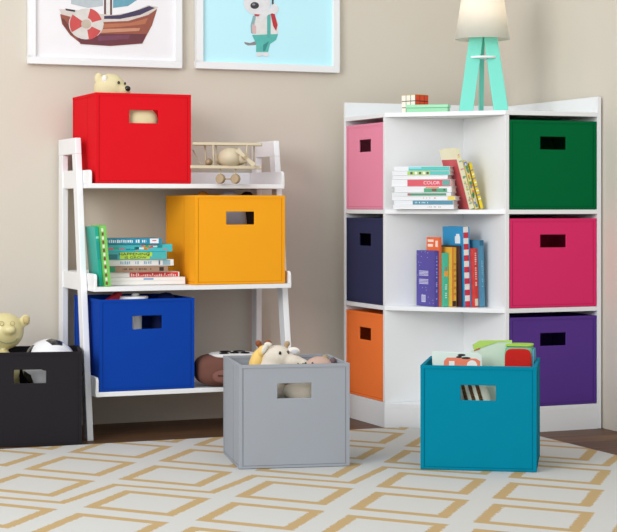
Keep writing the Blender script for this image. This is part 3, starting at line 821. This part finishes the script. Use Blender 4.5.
# --- things in the teal bin
tb = RZ+.0058
def slab(name, label, cat, pts, d, th, mats_, yaw=0, px0=None, extra=None, z0=tb, group=None):
    px0 = px0 or pts[0][0]
    r = rig(name, label, cat, px0, d, z0, group, yaw)
    v = [lc_(p[0], p[1], px0, d, z0) for p in pts]
    MB().prism_y([(q[0], q[2]) for q in v], 0, th).build('board', mats_, r, bevel=.0008)
    return r
def zpy(z, d): return 205+(CZ-z)*F/d
dcd = 4.135; yb = zpy(tb+.0006, dcd)
PW = M((222,236,226),.5,'card')
card = slab('picture_book', 'pale mint board book with an orange truck drawing in the teal bin', 'book', [(437,yb),(484,yb),(482,356),(478,353),(432,351.5)], dcd, .010, PW, px0=458)
mb = MB(); mats_ = [M((240,132,100),.5,'card'), M((240,244,238),.5,'card'), M((40,30,34),.5,'card')]
g = lambda px, py, dy=0: lc_(px, py, 458, dcd, tb, dy)
def fl(pts, mi, lev): mb.flat([(q[0], -.0004-.0002*lev, q[2]) for q in (g(*p) for p in pts)], mi)
fl([(443,378),(444,361),(447,357.5),(458,357.5),(462,358.5),(476,358.5),(480,361),(481,378)], 0, 0)
fl([(449,366),(449,361),(454.5,361),(454.5,366)], 1, 1); fl(circ(472,365.5,5.2), 1, 1)
fl(circ(461.5,355,4,1.2), 2, 1); fl(circ(466,358,4.5,1.1), 2, 1); fl(circ(459,357,3,1), 2, 1)
mb.build('cover_print', mats_, card, fix=False)
mbk = slab('picture_book', 'tall pale green book with a lime top edge standing in the teal bin', 'book', [(466,zpy(tb+.0006,4.19)),(512,zpy(tb+.0006,4.19)),(512,341),(498,341),(474,349),(468,353)], 4.19, .014, M((208,226,206),.5,'card'), px0=490)
g2 = lambda px, py, dy=0: lc_(px, py, 490, 4.19, tb, dy)
mb = MB()
for (pts, mi) in (([(474,350),(498,342),(512,342),(512,340.5),(480,340.8),(473,345)],0), ([(474,350),(480,347.5),(480,349),(474,351)],1)):
    q = [g2(*p) for p in pts]; mb.prism_y([(a[0], a[2]) for a in q][::-1], -.0015, .012, mi)
mb.build('top_edge', [M((176,214,98),.5,'card'), M((200,60,50),.5,'card')], mbk)
p = at(518.5, 205, 4.150)
blk = thing('soft_play_block', 'soft fabric play block, red in front and green on top, in the teal bin', 'toy', (p.x, p.y, tb), CAMYAW+math.radians(-12))
zb0, zb1 = .190, .292
a = .0355
MB().ell((0,.036,(zb0+zb1)/2-tb+.0),(a,a,(zb1-zb0)/2),power=.35,nu=48,nv=32).build('block_core', plush((120,180,150)), blk)
MB().ell((-.001,.0005,(zb0+zb1)/2-tb-.002),(a-.003,.003,(zb1-zb0)/2-.006),power=.4,nu=40,nv=20).build('front_panel', plush((200,40,34)), blk)
MB().ell((0,.036,zb1-tb-.001),(a-.002,a-.002,.003),power=.4,nu=40,nv=20).build('top_panel', plush((166,206,84)), blk)
MB().ell((a-.0005,.036,(zb0+zb1)/2-tb-.002),(.003,a-.003,(zb1-zb0)/2-.006),power=.4,nu=40,nv=20).build('side_panel', plush((96,160,190)), blk)
o = MB().box(-.032,.032,.002,.066,.0005,.1755).build('toy_box', M((206,214,200),.6,'card'), loc=(p.x,p.y,tb), yaw=CAMYAW+math.radians(-12), bevel=.004)
tag(o, 'pale toy box in the teal bin, under the soft block', 'box')
# striped toy seen through the handle
pz = at(473, 205, 4.075)
zb_r = thing('plush_zebra', 'brown and cream striped plush seen through the teal bin handle hole', 'soft toy', (pz.x, pz.y, tb), TB[1])
MB().ell((0,0.0,.105),(.052,.018,.104),nu=32,nv=20).build('body', plush((222,226,206)), zb_r)
s_ = MB()
for k_ in range(3):
    x = -.030+.0175*k_
    pts = []
    for q in range(9):
        zz = .135+.075*q/8; xx = x+.022*(1-q/8)
        yy = -.018*math.sqrt(max(.02, 1-(xx/.052)**2-((zz-.105)/.104)**2))
        pts.append((xx, yy-.0003, zz))
    s_.tube(pts, .0042, n=8)
s_.build('stripe', plush((92,70,44)), zb_r)

# --- in the blue bin
zb_ = .132+.0062
def inb(px, d): q = at(px, 205, d); return (q.x, q.y)
x_, y_ = inb(112, 4.66)
o = thing('toy_pennant_box', 'red pointed toy box in the blue bin, at its left', 'toy', (x_, y_, zb_), math.radians(8))
MB().prism_y([(-.024,0),(.024,0),(.024,.2575),(.014,.2575),(-.024,.232)], -.012, .012).build('carton', M((188,26,44),.5,'card'), o, bevel=.001)
MB().prism_y([(-.020,.02),(.020,.02),(.020,.2),(-.020,.2)], -.0128, -.0118).build('printed_panel', M((150,20,60),.5,'card'), o)
x_, y_ = inb(134, 4.665)
o = thing('toy_jar', 'white toy jar with a knobbed lid in the blue bin', 'toy', (x_, y_, zb_), 0)
MB().cone((0,0,0),(0,0,.236),.020,.022,n=32).build('jar', M((232,232,230),.3,'ceramic'), o)
MB().cone((0,0,.2365),(0,0,.247),.040,.038,n=32).ell((.004,0,.2505),(.011,.011,.006)).build('lid', M((240,240,238),.3,'ceramic'), o)
x_, y_ = inb(166, 4.74)
tag(MB().ell((0,0,.127),(.042,.038,.127),power=.8).build('plush_cushion', plush((40,50,104)), loc=(x_,y_,zb_)), 'dark blue rounded plush at the right side of the blue bin', 'soft toy')

# --- in the yellow bin
zo = .414+.0062
x_, y_ = inb(229, 4.87)
tag(MB().ell((0,0,.128),(.050,.050,.128),power=.8).build('plush_elephant', plush((196,200,212)), loc=(x_,y_,zo)), 'pale grey rounded plush head just above the yellow bin rim', 'soft toy')
x_, y_ = inb(203, 4.82)
tag(MB().ell((0,0,.1275),(.030,.035,.127),power=.8).build('plush_toy', plush((200,138,70)), loc=(x_,y_,zo)), 'tan plush toy at the left side of the yellow bin', 'soft toy')
x_, y_ = inb(247, 4.97)
tag(MB().ell((0,0,.1278),(.027,.034,.127),power=.7).build('plush_toy', plush((70,66,70)), loc=(x_,y_,zo)), 'dark grey plush toy at the right side of the yellow bin', 'soft toy')

# --- brown cow plush on the bottom tier, right of the blue bin
cx0, cd = 226, 4.74
cow = rig('plush_cow', 'brown plush cow lying on the bottom tier right of the blue bin', 'soft toy', cx0, cd, .1325, None, 14)
BR = plush((116,78,68))
MB().ell((0,0,.0445),(.088,.062,.0445),power=.62,nu=48,nv=28).build('body', BR, cow)
MB().ell((.012,-.058,.030),(.062,.012,.020),power=.7).build('muzzle', plush((132,90,80)), cow)
MB().tube([(-.035,-.069,.034),(0,-.0712,.032),(.04,-.0712,.033),(.066,-.066,.035)], .0016, n=6).build('mouth', plush((70,40,36)), cow)
MB().ell((.020,.0,.085),(.068,.060,.0075),power=.7,nu=40).build('back_patch', plush((232,230,226)), cow)
sp2 = MB()
for (a, b2, r1, r2) in ((-.012,-.035,.014,.010),(.018,-.03,.015,.011),(.046,-.036,.014,.009),(.0,.01,.017,.014),(.04,.014,.018,.013)):
    sp2.ell((a,b2,.0925),(r1,r2,.003))
sp2.build('spot', plush((24,22,24)), cow)

# --- wooden biplane on the top tier
WD = mat('pale_balsa_wood', (212,198,168), .6, vary=.12, vscale=50)
WD2 = mat('darker_balsa_wood', (186,164,130), .6, vary=.15, vscale=50)
ax, ad, az = 228, 4.78, .6945
pl = rig('wooden_biplane', 'pale wooden toy biplane on the top tier right of the red bin', 'toy', ax, ad, az)
g = lambda px, py, dy=0: lc_(px, py, ax, ad, az, dy)
def wing(pxa, pxb, py, y0, y1, th, name, sl=0):
    a = g(pxa, py); b = g(pxb, py+sl)
    mb = MB(); v = []
    for (q, s1) in ((a,1),(b,1)):
        v += [(q[0],y0,q[2]-th/2),(q[0],y1,q[2]-th/2),(q[0],y1,q[2]+th/2),(q[0],y0,q[2]+th/2)]
    mb.add(v, [(0,3,2,1),(4,5,6,7),(0,1,5,4),(1,2,6,5),(2,3,7,6),(3,0,4,7)])
    mb.build(name, WD, pl, bevel=.0015)
wing(193.5, 262, 144, -.040, .010, .008, 'upper_wing', .8)
wing(191.5, 262, 167.2, -.048, .004, .009, 'lower_wing', .6)
f_ = MB()
f_.ell(g(231,157.5,-.025),(.037,.044,.029)); f_.ell(g(225,160,.02),(.026,.055,.018))
f_.build('fuselage', WD, pl, voxel=.003)
MB().ell(g(209,162,.0),(.010,.03,.010)).build('engine_cowl', WD2, pl)
for (a, b, dy) in ((213,214,-.038),(247,246,-.038),(205,206,.0),(254,254,.0),(216,216.5,-.006)):
    MB().cone(g(a,145,dy),g(b,166,dy),.0022,.0022,n=10).build('wing_strut', WD, pl)
MB().tube([g(193,150,-.01),g(198,160,-.012),g(203,165,-.014)], .0014, n=6).build('wing_strut', WD, pl)
pr = MB(); a = Vector(g(237,149.5,-.071)); b = Vector(g(254.5,165.5,-.071)); d_ = (b-a); n__ = Vector((-d_.z,0,d_.x)).normalized(); 
for s0, s1 in ((0,.5),(.5,1)):
    A = a+d_*s0; B = a+d_*s1; w0 = .0075 if s0 == 0 else .0035; w1 = .0035 if s0 == 0 else .0075
    v = [A-n__*w0, A+n__*w0, B+n__*w1, B-n__*w1]; v = v + [q+Vector((0,.004,0)) for q in v]
    pr.add(v, [(0,1,2,3),(7,6,5,4),(0,4,5,1),(1,5,6,2),(2,6,7,3),(3,7,4,0)])
pr.build('propeller', WD, pl, bevel=.0008)
MB().cone(g(245.5,157.5,-.074),g(244,157.5,-.055),.005,.006,n=16).build('propeller_hub', WD2, pl)
MB().cone(g(245,157.5,-.058),g(240,158,-.03),.012,.02,n=20).build('nose_cone', WD, pl)
for px in (220.5, 235.5):
    c = g(px, 178.5, -.03); r = .0135
    MB().cone((c[0]-.004,c[1]-.006,r),(c[0]+.004,c[1]+.006,r),r,r,n=28).build('wheel', WD2, pl, bevel=.003)
    MB().cone((c[0],c[1],r),(c[0],c[1]+.012,g(0,166)[2]),.002,.002,n=8).build('wheel_strut', WD, pl)
MB().cone((g(218,0)[0],-.03,.0135),(g(239,0)[0],-.03,.0135),.002,.002,n=8).build('axle', WD2, pl)
tl = MB(); c = g(223,156,.072); tl.box(c[0]-.028,c[0]+.028,.06,.082,c[2]-.002,c[2]+.002); tl.box(c[0]-.002,c[0]+.002,.058,.084,c[2],c[2]+.022)
tl.build('tail', WD, pl, bevel=.001)

# ================================================================= LIGHT
def area(name, loc, target, size, energy, col=(1,1,1)):
    l = bpy.data.lights.new(name, 'AREA'); l.shape = 'RECTANGLE'; l.size = size[0]; l.size_y = size[1]; l.energy = energy; l.color = col
    o = bpy.data.objects.new(name, l); COL.objects.link(o); o.location = loc
    d = Vector(target)-Vector(loc); o.rotation_euler = d.to_track_quat('-Z','Y').to_euler()
    return o
area('window_daylight', (-3.25,-2.6,1.55), (-0.3,-0.3,0.45), (1.5,1.5), 68, (1,.99,.98))
area('ceiling_softlight', (-1.3,-2.4,2.55), (-0.5,-0.6,0.3), (2.4,1.8), 10, (1,1,1))
wd = bpy.data.worlds.new('room_world'); S.world = wd; wd.use_nodes = True
wd.node_tree.nodes['Background'].inputs[0].default_value = (0.93,0.97,1.03,1)
wd.node_tree.nodes['Background'].inputs[1].default_value = 0.90

# ================================================================= CAMERA
cam = bpy.data.cameras.new('camera'); co = bpy.data.objects.new('camera', cam); COL.objects.link(co)
co.location = (CX, CY, CZ); co.rotation_euler = (math.pi/2, 0, -PHI)
cam.sensor_width = 36; cam.sensor_fit = 'HORIZONTAL'; cam.lens = F/617*36; cam.shift_y = -61/617
cam.clip_start = 0.05
S.camera = co
S.view_settings.view_transform = 'Standard'; S.view_settings.look = 'None'
S.view_settings.gamma = 1; S.view_settings.use_curve_mapping = False
S.view_settings.exposure = 0.0
